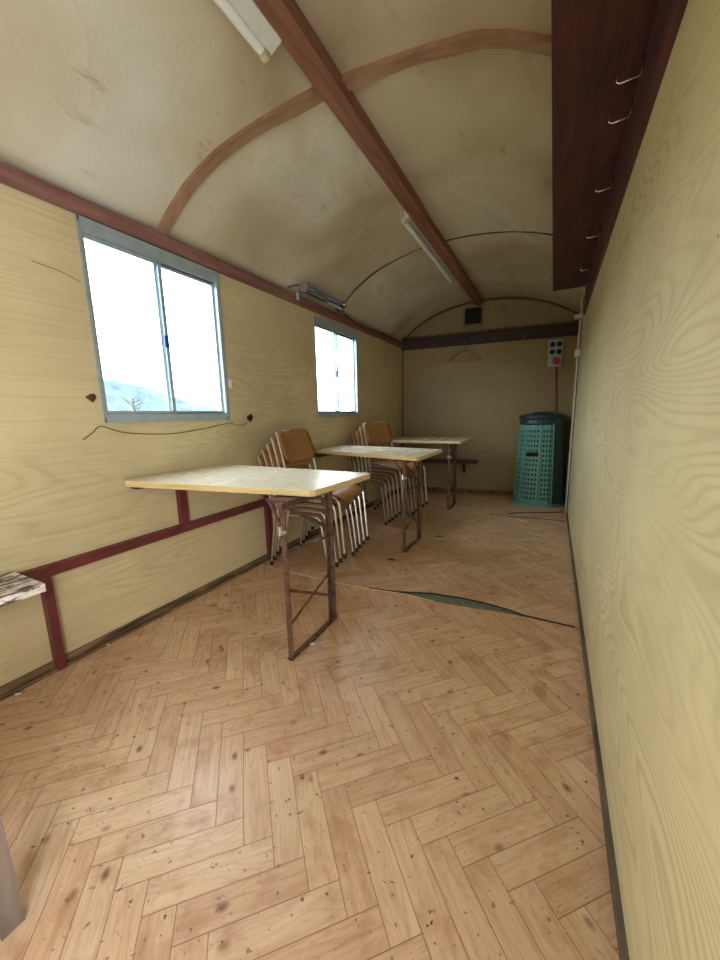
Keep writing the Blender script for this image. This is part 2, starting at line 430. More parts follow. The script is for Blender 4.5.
def build_floor():
    bm = bmesh.new()
    g = bm.loops.layers.uv.new('grain'); e = bm.loops.layers.uv.new('edge'); col = bm.faces.layers.float.new('rnd')
    s2 = math.sqrt(.5)*PW
    def W(p, ox, oy): return ((p[0]+p[1])*s2 + ox, (p[1]-p[0])*s2 + oy)
    x0, x1 = XL-.05, XR+.05
    def sheet(ox, oy, line, above, z, ylo, yhi):
        iw = 1/(2*s2)
        for k in range(-14, 16):
            yk = oy - 0 + k*2*PN*s2
            if yk < ylo-1 or yk > yhi+1: continue
            for a in range(-60, 60):
                for kind in (0, 1):
                    # lattice vector (n,-n) moves by -2n*s2 in y
                    bx, by = a - k*PN, a + k*PN
                    if kind == 0: q = [(bx,by),(bx+PN,by),(bx+PN,by+1),(bx,by+1)]; o0 = (bx,by); ud, vd = (1,0), (0,1)
                    else: q = [(bx,by+1),(bx+1,by+1),(bx+1,by+1+PN),(bx,by+1+PN)]; o0 = (bx,by+1); ud, vd = (0,1), (1,0)
                    P = [W(p, ox, oy) for p in q]
                    if max(p[0] for p in P) < x0 or min(p[0] for p in P) > x1: continue
                    if max(p[1] for p in P) < ylo or min(p[1] for p in P) > yhi: continue
                    r = random.random(); ru, rv = random.random()*40, random.random()*40
                    Pc = clip(clip(P, lambda p: p[0]-x0), lambda p: x1-p[0])
                    Pc = clip(clip(Pc, lambda p: p[1]-ylo) if len(Pc) > 2 else [], lambda p: yhi-p[1]) if len(Pc) > 2 else []
                    if len(Pc) < 3: continue
                    pieces = []
                    my, My = min(p[1] for p in Pc), max(p[1] for p in Pc)
                    ly, hy = min(p[1] for p in line), max(p[1] for p in line)
                    if (above and my >= hy) or (not above and My <= ly): pieces = [Pc]
                    elif (above and My <= ly) or (not above and my >= hy): pieces = []
                    else:
                        for (ax, ay), (bx2, by2) in zip(line, line[1:]):
                            c2 = clip(Pc, lambda p: p[0]-ax)
                            if len(c2) < 3: continue
                            c2 = clip(c2, lambda p: bx2-p[0])
                            if len(c2) < 3: continue
                            sgn = 1 if above else -1
                            c2 = clip(c2, lambda p: sgn*(p[1] - (ay + (by2-ay)*(p[0]-ax)/(bx2-ax))))
                            if len(c2) >= 3: pieces.append(c2)
                    for pc in pieces:
                        ar = 0
                        for i in range(len(pc)):
                            a_, b_ = pc[i], pc[(i+1) % len(pc)]; ar += a_[0]*b_[1]-b_[0]*a_[1]
                        if abs(ar) < 1e-7: continue
                        if ar < 0: pc = pc[::-1]
                        f = bm.faces.new([bm.verts.new((p[0], p[1], z)) for p in pc]); f[col] = r
                        for lp in f.loops:
                            X, Y = lp.vert.co.x-ox, lp.vert.co.y-oy
                            qa = (X/s2 - Y/s2)/2; qb = (X/s2 + Y/s2)/2
                            du, dv = qa-o0[0], qb-o0[1]
                            u = (du*ud[0]+dv*ud[1])*PW; v = (du*vd[0]+dv*vd[1])*PW
                            lp[e].uv = (u, v); lp[g].uv = (u+ru, v+rv)
    sheet(-.739, .730, LO, False, .0, YF-.1, 2.2)
    sheet(-.72, .745, UP, True, .0, 1.85, YB+.05)
    me = bpy.data.meshes.new('floor'); bm.to_mesh(me); bm.free(); me.materials.append(M['floor'])
    o = bpy.data.objects.new('floor', me); C.objects.link(o); struct(o)
    return o
floor = build_floor()
struct(MB().box((XL-.08, YF-.1, -.08), (XR+.08, YB+.08, -.004)).build('floor_slab', M['substrate']))
# torn edges of the vinyl: curled lips
t1 = MB(); t1.tube([(x, y+.004, .001) for x, y in UP[3:-1]], .0035, 6)
struct(t1.build('trim_1', M['black']))
t2 = MB(); t2.tube([(x, y+.001, .001) for x, y in LO[:7]], .0022, 6)
struct(t2.build('trim_2', M['topedge']))

# left wall with three window openings, the nearest added out of view for foreground daylight
WIN = [(1.005, 1.76), (2.81, 3.585), (-.82, -.06)]
WZ = [(1.085, 1.955), (1.085, 1.925), (1.085, 1.955)]
mb = MB()
ys = [YF-.1, -.82, -.06, 1.005, 1.76, 2.81, 3.585, YB+.08]
for i in range(7):
    if i % 2 == 0: mb.box((XL-.07, ys[i], -.05), (XL, ys[i+1], 2.30))
    else:
        z0, z1 = (WZ[2], WZ[0], WZ[1])[i//2]
        mb.box((XL-.07, ys[i], -.05), (XL, ys[i+1], z0)); mb.box((XL-.07, ys[i], z1), (XL, ys[i+1], 2.30))
struct(mb.build('wall_left', M['wall']))
mb = MB(); mb.box((XR, YF-.1, -.05), (XR+.07, -1.25, 2.35)); mb.box((XR, -1.25, 1.96), (XR+.07, -.35, 2.35)); mb.box((XR, -.35, -.05), (XR+.07, YB+.08, 2.35))  # the opening is added out of view to brighten the foreground
struct(mb.build('wall_right', M['wall_r']))
# back wall: panel below the coat rail, gable above
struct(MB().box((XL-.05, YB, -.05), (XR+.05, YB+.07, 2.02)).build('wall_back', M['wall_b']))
g = MB(); g.poly_prism([(XL-.05, YB, 2.02), (XR+.05, YB, 2.02)] + [(x, YB, z+.03) for x, z in reversed(PROF)], (0, .07, 0))
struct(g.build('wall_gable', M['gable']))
# front wall behind the viewer, ; the unseen doorway in the right wall is added for foreground light
w = MB(); w.box((XL-.05, YF-.07, -.05), (XR+.05, YF, 2.0))
w.poly_prism([(XL-.05, YF-.07, 2.0), (XR+.05, YF-.07, 2.0)] + [(x, YF-.07, z+.03) for x, z in reversed(PROF)], (0, .07, 0))
struct(w.build('wall_front', M['wall']))
# ceiling vault, slightly quilted
def build_ceiling():
    bm = bmesh.new(); ny = 90; rows = []
    import math as m
    for j in range(ny+1):
        y = YF-.08 + (YB+.12-YF)*j/ny; r = []
        for i, (x, z) in enumerate(PROF):
            edge = max(0, 1-abs((i-9.5)/9.5)**3)
            d = .010*edge*m.sin(x*5+y*2.1)*m.sin(y*4.3+x*2) if 0 < i < len(PROF)-1 else 0
            r.append(bm.verts.new((x, y, z+d)))
        rows.append(r)
    for a, b in zip(rows, rows[1:]):
        for i in range(len(PROF)-1):
            bm.faces.new((a[i], b[i], b[i+1], a[i+1])).smooth = True
    me = bpy.data.meshes.new('ceiling'); bm.to_mesh(me); bm.free(); me.materials.append(M['ceil']); me.materials.append(M['outer'])
    o = bpy.data.objects.new('ceiling', me); C.objects.link(o)
    s = o.modifiers.new('thickness', 'SOLIDIFY'); s.thickness = .05; s.offset = -1
    struct(o); return o
build_ceiling()

# ridge beam, ribs and seams
bx = -.895
struct(MB().box((bx-.05, YF, 2.400), (bx+.038, YB, 2.462)).build('trim_3', M['beam'], bevel=.004))
def rib(name, pts, width, thick, mat):
    """a strip that follows the vault: pts = (x, y)"""
    bm = bmesh.new(); rings = []
    for x, y, dz in pts:
        z = ceil_z(x) + .012
        zz = z - thick - .012 - dz
        rings.append([bm.verts.new(p) for p in ((x, y-width/2, z), (x, y-width/2, zz), (x, y+width/2, zz), (x, y+width/2, z))])
    for a, b in zip(rings, rings[1:]):
        for k in range(4): bm.faces.new((a[k], b[k], b[(k+1) % 4], a[(k+1) % 4]))
    bm.faces.new(rings[0]); bm.faces.new(rings[-1][::-1])
    bmesh.ops.recalc_face_normals(bm, faces=bm.faces)
    me = bpy.data.meshes.new(name); bm.to_mesh(me); bm.free(); me.materials.append(mat)
    o = bpy.data.objects.new(name, me); C.objects.link(o); struct(o); return o
def rib_pts(ys, n=34, wob=0):
    P = []
    for i in range(n+1):
        x = XL+.01 + (XR-.02-XL)*i/n
        y = ys[-1][1]
        for (xa, ya), (xb, yb_) in zip(ys, ys[1:]):
            if xa <= x <= xb: y = ya + (yb_-ya)*(x-xa)/(xb-xa); break
        P.append((x, y, wob*math.sin(i*1.1)))
    return P
rib('trim_4', rib_pts([(-1.9, 1.41), (-1.5, 1.475), (-1.1, 1.56), (-.8, 1.59), (-.3, 1.60), (-.05, 1.66), (.2, 1.66)], wob=.002), .055, .02, M['rib'])
rib('trim_5', rib_pts([(-1.9, 3.22), (.2, 3.22)]), .005, .011, M['seam'])
rib('trim_6', rib_pts([(-1.9, -.6), (.2, -.6)]), .055, .02, M['rib'])
rib('trim_7', rib_pts([(-1.9, 5.145), (.2, 5.145)]), .02, .018, M['seam'])
# wall-top rail on the left, bench line frame
struct(MB().box((XL, YF, 1.972), (XL+.024, YB, 2.038)).build('trim_8', M['rail'], bevel=.004))
# baseboards
mb = MB(); mb.box((XL, YF, 0), (XL+.012, YB, .042)); mb.box((XL+.012, YF, 0), (XL+.034, YB, .014))
struct(mb.build('baseboard_left', M['base']))
struct(MB().box((XR-.012, -.35, 0), (XR, YB, .03)).build('baseboard_right', M['base_r'], bevel=.003))
struct(MB().box((XL, YB-.018, 0), (XR, YB, .055)).build('baseboard_back', M['base']))
struct(MB().box((XL, YB-.012, .0), (XL+.014, YB, 1.95)).build('trim_9', M['seam']))
# right wall: vertical cover strip where two panels meet, threshold strip on the floor
mb = MB(); mb.box((XR-.022, 4.38, 0), (XR, 4.42, 2.15)); struct(mb.build('trim_10', M['trimwhite'], bevel=.004))
mb = MB(); mb.box((XR-.012, 4.43, 0), (XR, 4.448, 2.15)); mb.box((XR-.008, 4.35, 0), (XR, 4.366, 2.15)); struct(mb.build('trim_11', M['seam']))
mb = MB(); mb.tube([(-.37,4.10,.002),(-.30,4.17,.003),(-.06,4.28,.003),(.19,4.42,.003)], .006, 6)
struct(mb.build('trim_12', M['black']))
mb = MB(); mb.tube([(-.55,4.02,.001),(-.30,4.02,.002),(.0,4.03,.002),(.17,4.05,.001)], .0035, 6)
struct(mb.build('trim_13', M['brownscrap']))

# ------------------------------------------------------------------ windows
def window(idx, y0, y1, z0, z1):
    o = bpy.data.objects.new('window_%d' % idx, None); C.objects.link(o); o.location = (XL, (y0+y1)/2, z0); struct(o)
    org = o.location
    X0, X1 = XL-.05, XL+.012
    f = MB(); fw = .010
    f.box((X0, y0, z0), (X1, y0+fw, z1)); f.box((X0, y1-fw, z0), (X1, y1, z1))
    f.box((X0, y0+fw, z1-.05), (X1, y1-fw, z1)); f.box((X0, y0+fw, z0), (X1, y1-fw, z0+.028))
    f.box((X1-.002, y0-.004, z0-.014), (X1+.003, y0+.006, z1+.012)); f.box((X1-.002, y1-.008, z0-.014), (X1+.003, y1+.014, z1+.012))
    f.box((X1-.002, y0, z0-.014), (X1+.003, y1, z0+.008)); f.box((X1-.002, y0, z1-.008), (X1+.003, y1, z1+.012))
    f.build('window_frame', M['alu'], o, org, bevel=.002)
    tr = MB(); tr.box((X1-.030, y0+fw, z1-.058), (X1-.020, y1-fw, z1-.05)); tr.box((X1-.03, y0+fw, z0+.028), (X1-.02, y1-fw, z0+.034))
    tr.build('track', M['alu_dark'], o, org)
    ym = (y0+y1)/2 - .004
    for a, b, dx in ((y0+fw, ym+.016, 0), (ym-.016, y1-fw, -.018)):
        sx0, sx1 = X1-.02+dx, X1-.008+dx
        s = MB(); sw = .013; zt, zb = z1-.052, z0+.03
        wl = .020
        s.box((sx0, a, zb), (sx1, a+(wl if dx else sw), zt)); s.box((sx0, b-(sw if dx else wl), zb), (sx1, b, zt))
        s.box((sx0, a+sw, zt-.016), (sx1, b-sw, zt)); s.box((sx0, a+sw, zb), (sx1, b-sw, zb+.014))
        so = s.build('sash', M['alu'], o, org, bevel=.0015)
        p = MB(); p.box((sx0+.005, a+sw-.003, zb+.011), (sx0+.009, b-sw+.003, zt-.013))
        p.build('pane', M['glass'], so, (0,0,0) if False else org)
    l = MB(); l.box((X1-.018, ym-.012, (z0+z1)/2-.05), (X1-.002, ym+.010, (z0+z1)/2+.01)); l.build('latch', M['blueplastic'], o, org, bevel=.002)
for i, ((a, b), (z0, z1)) in enumerate(zip(WIN, WZ)): window(i+1, a, b, z0, z1)

# ------------------------------------------------------------------ outside: ground and wooded hillside
gb = MB(); gb.box((-260, -220, -1.4), (-2.3, 260, -1.2)); gg = gb.build('ground', M['ground']); struct(gg)
bm = bmesh.new(); N = 120; rows = []
for j in range(7):
    r = []
    for i in range(N+1):
        y = -160 + 420*i/N
        depth = j/6; x = -120 - 60*depth
        h = (-1.2) + (20.0 + 2.2*math.sin(y*.03+1) + 1.3*math.sin(y*.09) + .7*random.random())*min(1, max(.22, (165-y)/60))*math.sin(depth*PI/2)**.8
        r.append(bm.verts.new((x, y, h)))
    rows.append(r)
for a, b in zip(rows, rows[1:]):
    for i in range(N): bm.faces.new((a[i], a[i+1], b[i+1], b[i]))
me = bpy.data.meshes.new('hillside'); bm.to_mesh(me); bm.free(); me.materials.append(M['hill'])
ho = bpy.data.objects.new('hillside', me); C.objects.link(ho); struct(ho)
sl = ho.modifiers.new('thickness', 'SOLIDIFY'); sl.thickness = 1
def bare_tree(px, py, h, label):
    t = thing('bare_tree', (px, py, -1.2), label, 'tree', None)
    mb = MB(); mb.tube([(px, py, -1.2), (px+.1, py, -1.2+h*.5), (px, py+.1, -1.2+h*.8)], [.16, .11, .06], 6)
    mb.build('trunk', M['cable'], t, t.location)
    mb = MB()
    for k in range(14):
        a = random.uniform(0, 2*PI); z = -1.2 + h*random.uniform(.5, .82); L_ = h*random.uniform(.12, .24)
        mb.tube([(px, py, z), (px+math.cos(a)*L_*.6, py+math.sin(a)*L_*.6, z+L_*.25), (px+math.cos(a)*L_, py+math.sin(a)*L_, z+L_*.7)], [.06, .04, .015], 5)
    mb.build('branches', M['cable'], t, t.location)
bare_tree(-30.6, 18.6, 5.0, 'small bare tree outside the large near window')

# ------------------------------------------------------------------ red frame on the left wall
t = thing('wall_bench_frame', (XL+.02, .665, 0), 'oxblood red painted wooden frame along the left wall below the windows', 'wall frame')
o_ = t.location
MB().box((XL, .60, .432), (XL+.036, 2.085, .478)).build('rail', M['redpaint'], t, o_, bevel=.003)
MB().box((XL, .655, 0), (XL+.038, .688, .476)).build('post', M['redpaint'], t, o_, bevel=.003)
MB().box((XL, 2.045, .02), (XL+.034, 2.088, .47)).build('post', M['redpaint'], t, o_, bevel=.003)
MB().box((XL, 2.045, .478), (XL+.034, 2.088, .62)).build('post', M['redpaint'], t, o_, bevel=.003)
MB().box((XL, 1.335, .478), (XL+.034, 1.38, .735)).build('upright', M['redpaint'], t, o_, bevel=.003)
MB().box((XL, 1.09, .735), (XL+.05, 1.62, .753)).build('ledger', M['redpaint'], t, o_, bevel=.003)

# ------------------------------------------------------------------ benches
t = thing('wall_bench', (-1.75, -.2, 0), 'worn bench board with peeling white paint in the left foreground', 'bench')
MB().box((XL+.002, -1.4, .462), (-1.635, .582, .492)).build('seat_board', M['bench'], t, t.location, bevel=.006)
for y in (-1.2, -.4, .40):
    MB().poly_prism([(XL+.002, y-.015, .462), (-1.68, y-.015, .462), (XL+.002, y-.015, .26)], (0, .03, 0)).build('bracket', M['redpaint'], t, t.location)
t = thing('wall_bench', (-1.4, 5.02, 0), 'narrow dark bench board on the back wall behind the farthest table', 'bench')
MB().box((XL+.002, 4.90, .43), (-.862, 5.155, .458)).build('seat_board', M['rackwood'], t, t.location, bevel=.006)
for x in (-1.7, -1.03):
    MB().poly_prism([(x-.02, 5.155, .43), (x-.02, 4.93, .43), (x-.02, 5.155, .28)], (.03, 0, 0)).build('bracket', M['rackwood'], t, t.location)
# low trestle whose far leg shows at the picture's edge
t = thing('wooden_stool', (-1.16, 0, 0), 'grey-brown wooden stool with a square leg at the left edge of the foreground', 'stool')
for x, y in ((-.99, .185), (-.99, .0), (-1.2, .185), (-1.2, .0)):
    MB().box((x-.022, y-.02, 0), (x+.022, y+.02, .44)).build('leg', M['stool'], t, t.location, bevel=.003)
MB().box((-1.225, -.03, .44), (-.965, .21, .465)).build('seat', M['stool'], t, t.location, bevel=.005)
for y in (.185, .0): MB().box((-1.178, y-.012, .40), (-1.012, y+.012, .44)).build('apron', M['stool'], t, t.location)

# ------------------------------------------------------------------ fold-down tables
def table(label, NL, FL, NR, FR, legs, zt, knobs=True, clip_corner=True):
    """corners (x, y, z) of the top surface; legs = (x, y_near, y_far)"""
    lx, ya, yb = legs
    t = thing('folding_table', (lx, (ya+yb)/2, 0), label, 'table', 'folding tables along the window wall'); og = t.location
    NL, FL, NR, FR = map(Vector, (NL, FL, NR, FR)); th = .028
    def lerp(a, b, s): return a + (b-a)*s
    top = [lerp(NL, NR, .012) + Vector((0, .0, 0)), lerp(NL, NR, .985), lerp(NR, FR, .03), lerp(NR, FR, .97), lerp(FR, FL, .02), lerp(FL, FR, .005), lerp(FL, NL, .10), lerp(NL, FL, .06)]
    if clip_corner: top[0] = lerp(NL, NR, .05); top[-1] = lerp(NL, FL, .05)
    mb = MB(); mb.poly_prism([p + Vector((0, 0, -.002)) for p in top], (0, 0, -th+.002)); mb.build('tabletop_edge', M['topedge'], t, og, bevel=.002)
    c = sum(top, Vector())/len(top)
    mb = MB(); mb.poly_prism([c+(p-c)*.998 for p in top], (0, 0, -.004)); mb.build('tabletop', M['top'], t, og)
    zb = zt - th - .006
    # leg frame of angle steel
    def angle_leg(y, s, w1, w2):
        m = MB(); m.box((lx-w1/2, y-.003, .0), (lx+w1/2, y+.003, zb)); m.box((lx-w1/2-.001, min(y, y+s*w2), .0), (lx-w1/2+.005, max(y, y+s*w2), zb))
        return m.build('leg', M['steel'], t, og)
    angle_leg(ya, 1, .026, .026); angle_leg(yb, -1, .028, .03)
    m = MB(); m.box((lx-.014, ya-.012, 0), (lx+.012, yb+.01, .006)); m.box((lx+.008, ya-.012, .0), (lx+.012, yb+.01, .024)); m.build('foot_bar', M['steel'], t, og)
    MB().box((lx-.014, ya-.02, zb-.03), (lx+.014, yb+.02, zb)).build('top_bar', M['steel'], t, og)
    MB().bar((lx, ya, .50), (lx-.01, yb, .47), .016, .008).build('crossbar', M['steel'], t, og)
    MB().bar((lx-.006, ya, .72), (lx-.012, yb, .51), .006, .018).build('brace', M['steel'], t, og)
    MB().bar((lx-.008, ya+.01, .155), (lx-.012, yb-.01, .27), .005, .012).build('brace', M['steel'], t, og)
    MB().bar((lx+.004, ya+.01, .33), (lx+.002, yb-.01, .14), .005, .014).build('brace', M['steel'], t, og)
    # folding stay from the near leg up to the underside
    m = MB(); m.bar((lx-.008, ya+.008, .60), (lx-.085, ya+.012, zb), .006, .014); m.build('folding_stay', M['steel'], t, og)
    m = MB(); m.bar((lx-.008, yb-.008, .60), (lx-.085, yb-.012, zb), .006, .014); m.build('folding_stay', M['steel'], t, og)
    m = MB(); m.tube([(lx-.016, ya-.006, .60), (lx+.02, ya-.006, .60)], .009, 10); m.tube([(lx-.012, ya-.008, .585), (lx-.012, ya-.008, .625)], .011, 8); m.build('pivot_bolt', M['chrome'], t, og)
    m = MB(); m.box((lx-.09, ya+.0, zb-.012), (lx+.03, yb, zb+.004)); m.build('hinge_plate', M['rackwood'], t, og)
    return t
table('nearest pale worn table, chipped corner, on brown steel legs', (-1.895, 1.02, .79), (-1.895, 1.70, .785), (-.90, 1.275, .765), (-.872, 1.80, .765), (-.985, 1.17, 1.54), .765)
table('middle pale worn table between the two stacks of chairs', (-1.885, 2.72, .785), (-1.885, 3.20, .79), (-.84, 2.50, .775), (-.83, 3.14, .775), (-.985, 2.61, 2.99), .775)
table('farthest table with dark worn edge, near the back wall', (-1.885, 4.05, .78), (-1.885, 4.70, .78), (-.865, 4.03, .78), (-.85, 4.66, .78), (-1.0, 4.06, 4.36), .78)
for nm, y0, y1, z in (('a', 2.75, 3.15, .735), ('b', 4.1, 4.6, .735)):
    o = MB().box((XL, y0, z-.02), (XL+.05, y1, z+.014)).build('wall_ledger', M['rackwood'], bevel=.003)
    tag(o, 'dark wooden wall cleat under the wall end of the %s table' % ('middle' if nm == 'a' else 'farthest'), 'cleat')

# ------------------------------------------------------------------ stacking chairs
def make_chair():
    t = thing('stacking_chair', (0, 0, 0), '', 'chair')
    r = .0095
    for s in (-1, 1):
        y = s*.192
        # rear leg continuing into the back upright
        rear = [(-.245, y, .012), (-.222, y, .15), (-.195, y, .31), (-.190, y, .345), (-.194, y, .38), (-.218, y, .515), (-.245, y, .62), (-.285, y*.97, .745), (-.308, y*.95, .81)]
        m = MB(); m.tube(rear[:5], r, 8); m.build('leg', M['chrome'], t, smooth=False)
        m = MB(); m.tube(rear[4:], r, 8); m.build('back_upright', M['chrome'], t)
        fr = [(.245, y, .012), (.205, y, .30), (.195, y, .36)] + [(.147+.046*math.cos(a), y, .362+.042*math.sin(a)) for a in (.5, .9, 1.25, 1.57)] + [(.0, y*.98, .400), (-.19, y*.96, .385)]
        m = MB(); m.tube(fr[:5], r, 8); m.build('leg', M['chrome'], t)
        m = MB(); m.tube(fr[4:], r, 8); m.build('seat_rail', M['chrome'], t)
        for x in (-.245, .245):
            m = MB(); m.tube([(x, y, 0), (x, y, .02), (x*.985, y, .032)], .0125, 8); m.build('foot_cap', M['rubber'], t)
    m = MB(); m.tube([(-.19, -.19, .383), (-.19, .19, .383)], .008, 8); m.build('stretcher', M['chrome'], t)
    m = MB(); m.tube([(.10, -.188, .398), (.10, .188, .398)], .008, 8); m.build('stretcher', M['chrome'], t)
    # moulded seat
    def sheet(rows, thick, name, nrm):
        bm = bmesh.new(); g = [[bm.verts.new(p) for p in row] for row in rows]
        for a, b in zip(g, g[1:]):
            for k in range(len(a)-1): bm.faces.new((a[k], a[k+1], b[k+1], b[k])).smooth = True
        me = bpy.data.meshes.new(name)
        bm.normal_update(); bm.to_mesh(me); bm.free(); me.materials.append(M['ply']); me.materials.append(M['plyedge'])
        o = bpy.data.objects.new(name, me); C.objects.link(o); o.parent = t
        md = o.modifiers.new('thickness', 'SOLIDIFY'); md.thickness = thick; md.offset = nrm; md.material_offset_rim = 1
        return o
    rows = []
    N = 14
    for i in range(N+1):
        u = i/N; x = -.19 + .40*u
        if u < .8: z = .418 - .006*math.sin(u/.8*PI)
        else: z = .418 - .032*((u-.8)/.2)**2
        w = .175 + .018*math.sin(u*PI) - (.02 if i in (0, N) else .006 if i in (1, N-1) else 0)
        rows.append([(x, w*(-1+2*k/10), z - .004*math.cos((-1+2*k/10)*PI/2)) for k in range(11)])
    sheet(rows, .010, 'seat', 0)
    rows = []
    N = 8
    for i in range(N+1):
        u = i/N; z = .595 + .225*u; x = -.226 - .085*u
        w = .195 - .028*(2*u-1)**4 - (.016 if i in (0, N) else 0)
        rows.append([(x + .012 - .022*math.cos((-1+2*k/10)*PI/2), w*(-1+2*k/10), z) for k in range(11)])
    sheet(rows, .009, 'backrest', 0)
    return t
def stack(proto, x, y, n, group, labels, first, dx, dz, tilt, yaw):
    """the front feet climb by (dx, dz) per chair and each chair leans a little further forward"""
    c, sn = math.cos(yaw), math.sin(yaw)
    for k in range(n):
        o = proto if (first and k == 0) else copy_tree(proto)
        th = tilt*k
        u = .245 + dx*k - .245*math.cos(th); w = dz*k + .245*math.sin(th)
        o.location = (x + u*c, y + u*sn, w)
        o.rotation_mode = 'XYZ'; o.rotation_euler = (0, th, yaw)
        o['label'] = labels[k]; o['group'] = group
chair = make_chair()
words5 = ['bottom', 'second from bottom', 'middle', 'second from top', 'topmost']
words6 = ['bottom', 'second from bottom', 'third from bottom', 'third from top', 'second from top', 'topmost']
stack(chair, -1.557, 2.176, 5, 'stacking chairs behind the nearest table', ['plywood and steel tube chair, %s of the stack between nearest and middle tables' % w for w in words5], True, .031, .0355, math.radians(.8), math.radians(3))
stack(chair, -1.59, 3.48, 6, 'stacking chairs behind the middle table', ['plywood and steel tube chair, %s of the stack between middle and farthest tables' % w for w in words6], False, .044, .034, math.radians(.5), math.radians(-17))

# ------------------------------------------------------------------ coat racks
t = thing('coat_rack', (XR, 2.1, 2.0), 'long dark mahogany hat shelf with wire hooks on the right wall', 'coat rack'); og = t.location
MB().box((XR-.265, .15, 2.135), (XR, 3.93, 2.158)).build('shelf', M['rackwood'], t, og, bevel=.002)
MB().box((XR-.016, .15, 1.905), (XR, 3.93, 2.135)).build('backboard', M['rackwood'], t, og, bevel=.002)
def hook(y, z, s=1.0):
    xb = XR-.016
    m = MB(); m.tube([(xb-.003, y, z+.055*s), (xb-.004, y, z+.006), (xb-.008, y, z), (xb-.058*s, y, z-.002), (xb-.066*s, y, z+.004), (xb-.068*s, y, z+.02*s)], .0028, 7)
    return m
for y in (1.03, 1.56, 1.74, 2.2, 2.72, 3.3, 3.72):
    if y == 1.03: continue
    hook(y, 2.075).build('hook', M['hookmetal'], t, og, smooth=True)
t = thing('coat_rack', (-.85, YB, 2.0), 'dark coat rail with small hooks across the back wall', 'coat rack'); og = t.location
MB().box((XL-.01, YB-.02, 1.94), (XR-.002, YB, 2.075)).build('backboard', M['rackdark'], t, og, bevel=.002)
MB().box((XL-.01, YB-.10, 2.075), (XR-.012, YB, 2.09)).build('shelf', M['base'], t, og, bevel=.002)
for x in (-1.46, -1.07, -.72, -.385):
    m = MB(); yb = YB-.02
    m.tube([(x, yb-.002, 2.01), (x, yb-.004, 1.97), (x, yb-.045, 1.96), (x, yb-.05, 1.99)], .006, 7); m.build('hook', M['hookmetal'], t, og, smooth=True)
# hanger
hx, hy, hz = -1.07, YB-.055, 1.966
t = thing('clothes_hanger', (hx, hy, hz), 'pale clothes hanger hanging from the back wall rail', 'hanger')
m = MB(); m.tube([(hx-.02, hy, hz-.012), (hx-.016, hy, hz+.006), (hx, hy, hz+.012), (hx+.016, hy, hz+.004), (hx+.014, hy, hz-.02), (hx, hy, hz-.05), (hx, hy, hz-.09)], .003, 6); m.build('hook', M['wire'], t, t.location)
m = MB(); m.tube([(hx, hy, hz-.09), (hx-.12, hy, hz-.15), (hx-.22, hy, hz-.225)], .009, 7); m.tube([(hx, hy, hz-.09), (hx+.12, hy, hz-.15), (hx+.22, hy, hz-.225)], .009, 7)
m.tube([(hx-.22, hy, hz-.225), (hx+.22, hy, hz-.225)], .006, 7); m.build('shoulder_bar', M['hanger'], t, t.location)

# ------------------------------------------------------------------ ceiling lights
def batten(label, y0, y1, xc, z, wrap):
    t = thing('fluorescent_light', (xc, (y0+y1)/2, z), label, 'ceiling light', 'fluorescent battens beside the ridge beam'); og = t.location
    zc = ceil_z(xc)
    m = MB(); m.poly_prism([(xc-.045, y0, z+.030), (xc+.03, y0, z+.030), (xc+.03, y0, ceil_z(xc+.03)-.003), (xc-.045, y0, ceil_z(xc-.045)-.003)], (0, y1-y0, 0)); m.build('housing', M['grey_enamel'], t, og, bevel=.003)
    m = MB(); m.tube([(xc-.022, y0+.04, z+.014), (xc-.022, y1-.04, z+.014)], .019, 14); shade_auto(m.build('lamp_tube', M['tube'], t, og))
    for y in (y0+.02, y1-.02):
        m = MB(); m.box((xc-.036, y-.012, z-.004), (xc-.008, y+.012, z+.034)); m.build('tube_holder', M['cream_plastic'], t, og, bevel=.003)
    if wrap:
        m = MB(); m.poly_prism([(xc+.002, y0+.02, z+.005), (xc+.05, y0+.02, z+.028), (xc+.05, y0+.02, z+.034), (xc+.002, y0+.02, z+.03)], (0, y1-y0-.03, 0)); m.build('reflector', M['white_enamel'], t, og)
    else:
        m = MB(); m.box((xc+.0, y0-.03, z-.0), (xc+.028, y0+.015, z+.05)); m.build('connector', M['cream_plastic'], t, og, bevel=.003)
batten('grey-white fluorescent batten nearest the viewer beside the ridge beam', .05, 1.27, -.985, 2.365, True)
batten('yellowed narrow fluorescent batten farther along the ridge beam', 2.60, 3.98, -.968, 2.375, False)

# quartz heater over the second window
t = thing('quartz_heater', (-1.80, 2.8, 2.03), 'chrome quartz bar heater mounted above the second window', 'heater'); og = t.location
m = MB(); prof = [(-1.825, 2.09), (-1.80, 2.115), (-1.765, 2.115), (-1.735, 2.095), (-1.738, 2.088), (-1.768, 2.108), (-1.798, 2.108), (-1.818, 2.085)]
m.poly_prism([(x, 2.53, z-.02) for x, z in prof], (0, .55, 0)); m.build('reflector', M['polished'], t, og)
m = MB(); m.box((-1.828, 2.53, 2.052), (-1.818, 3.08, 2.074)); m.build('guard_rail', M['polished'], t, og)
for y in (2.515, 3.08):
    m = MB(); m.poly_prism([(-1.835, y, 2.035), (-1.80, y, 2.10), (-1.74, y, 2.10), (-1.728, y, 2.065), (-1.76, y, 2.03)], (0, .02, 0)); m.build('end_cap', M['polished'], t, og, bevel=.002)
m = MB(); m.tube([(-1.775, 2.53, 2.062), (-1.775, 3.08, 2.062)], .010, 10); m.build('heating_rod', M['quartz'], t, og)
m = MB(); m.tube([(-1.76, 2.53, 2.042), (-1.745, 2.8, 2.040), (-1.76, 3.08, 2.042)], .003, 6); m.tube([(-1.79, 2.53, 2.036), (-1.79, 3.08, 2.036)], .003, 6); m.build('guard_wire', M['chrome'], t, og)
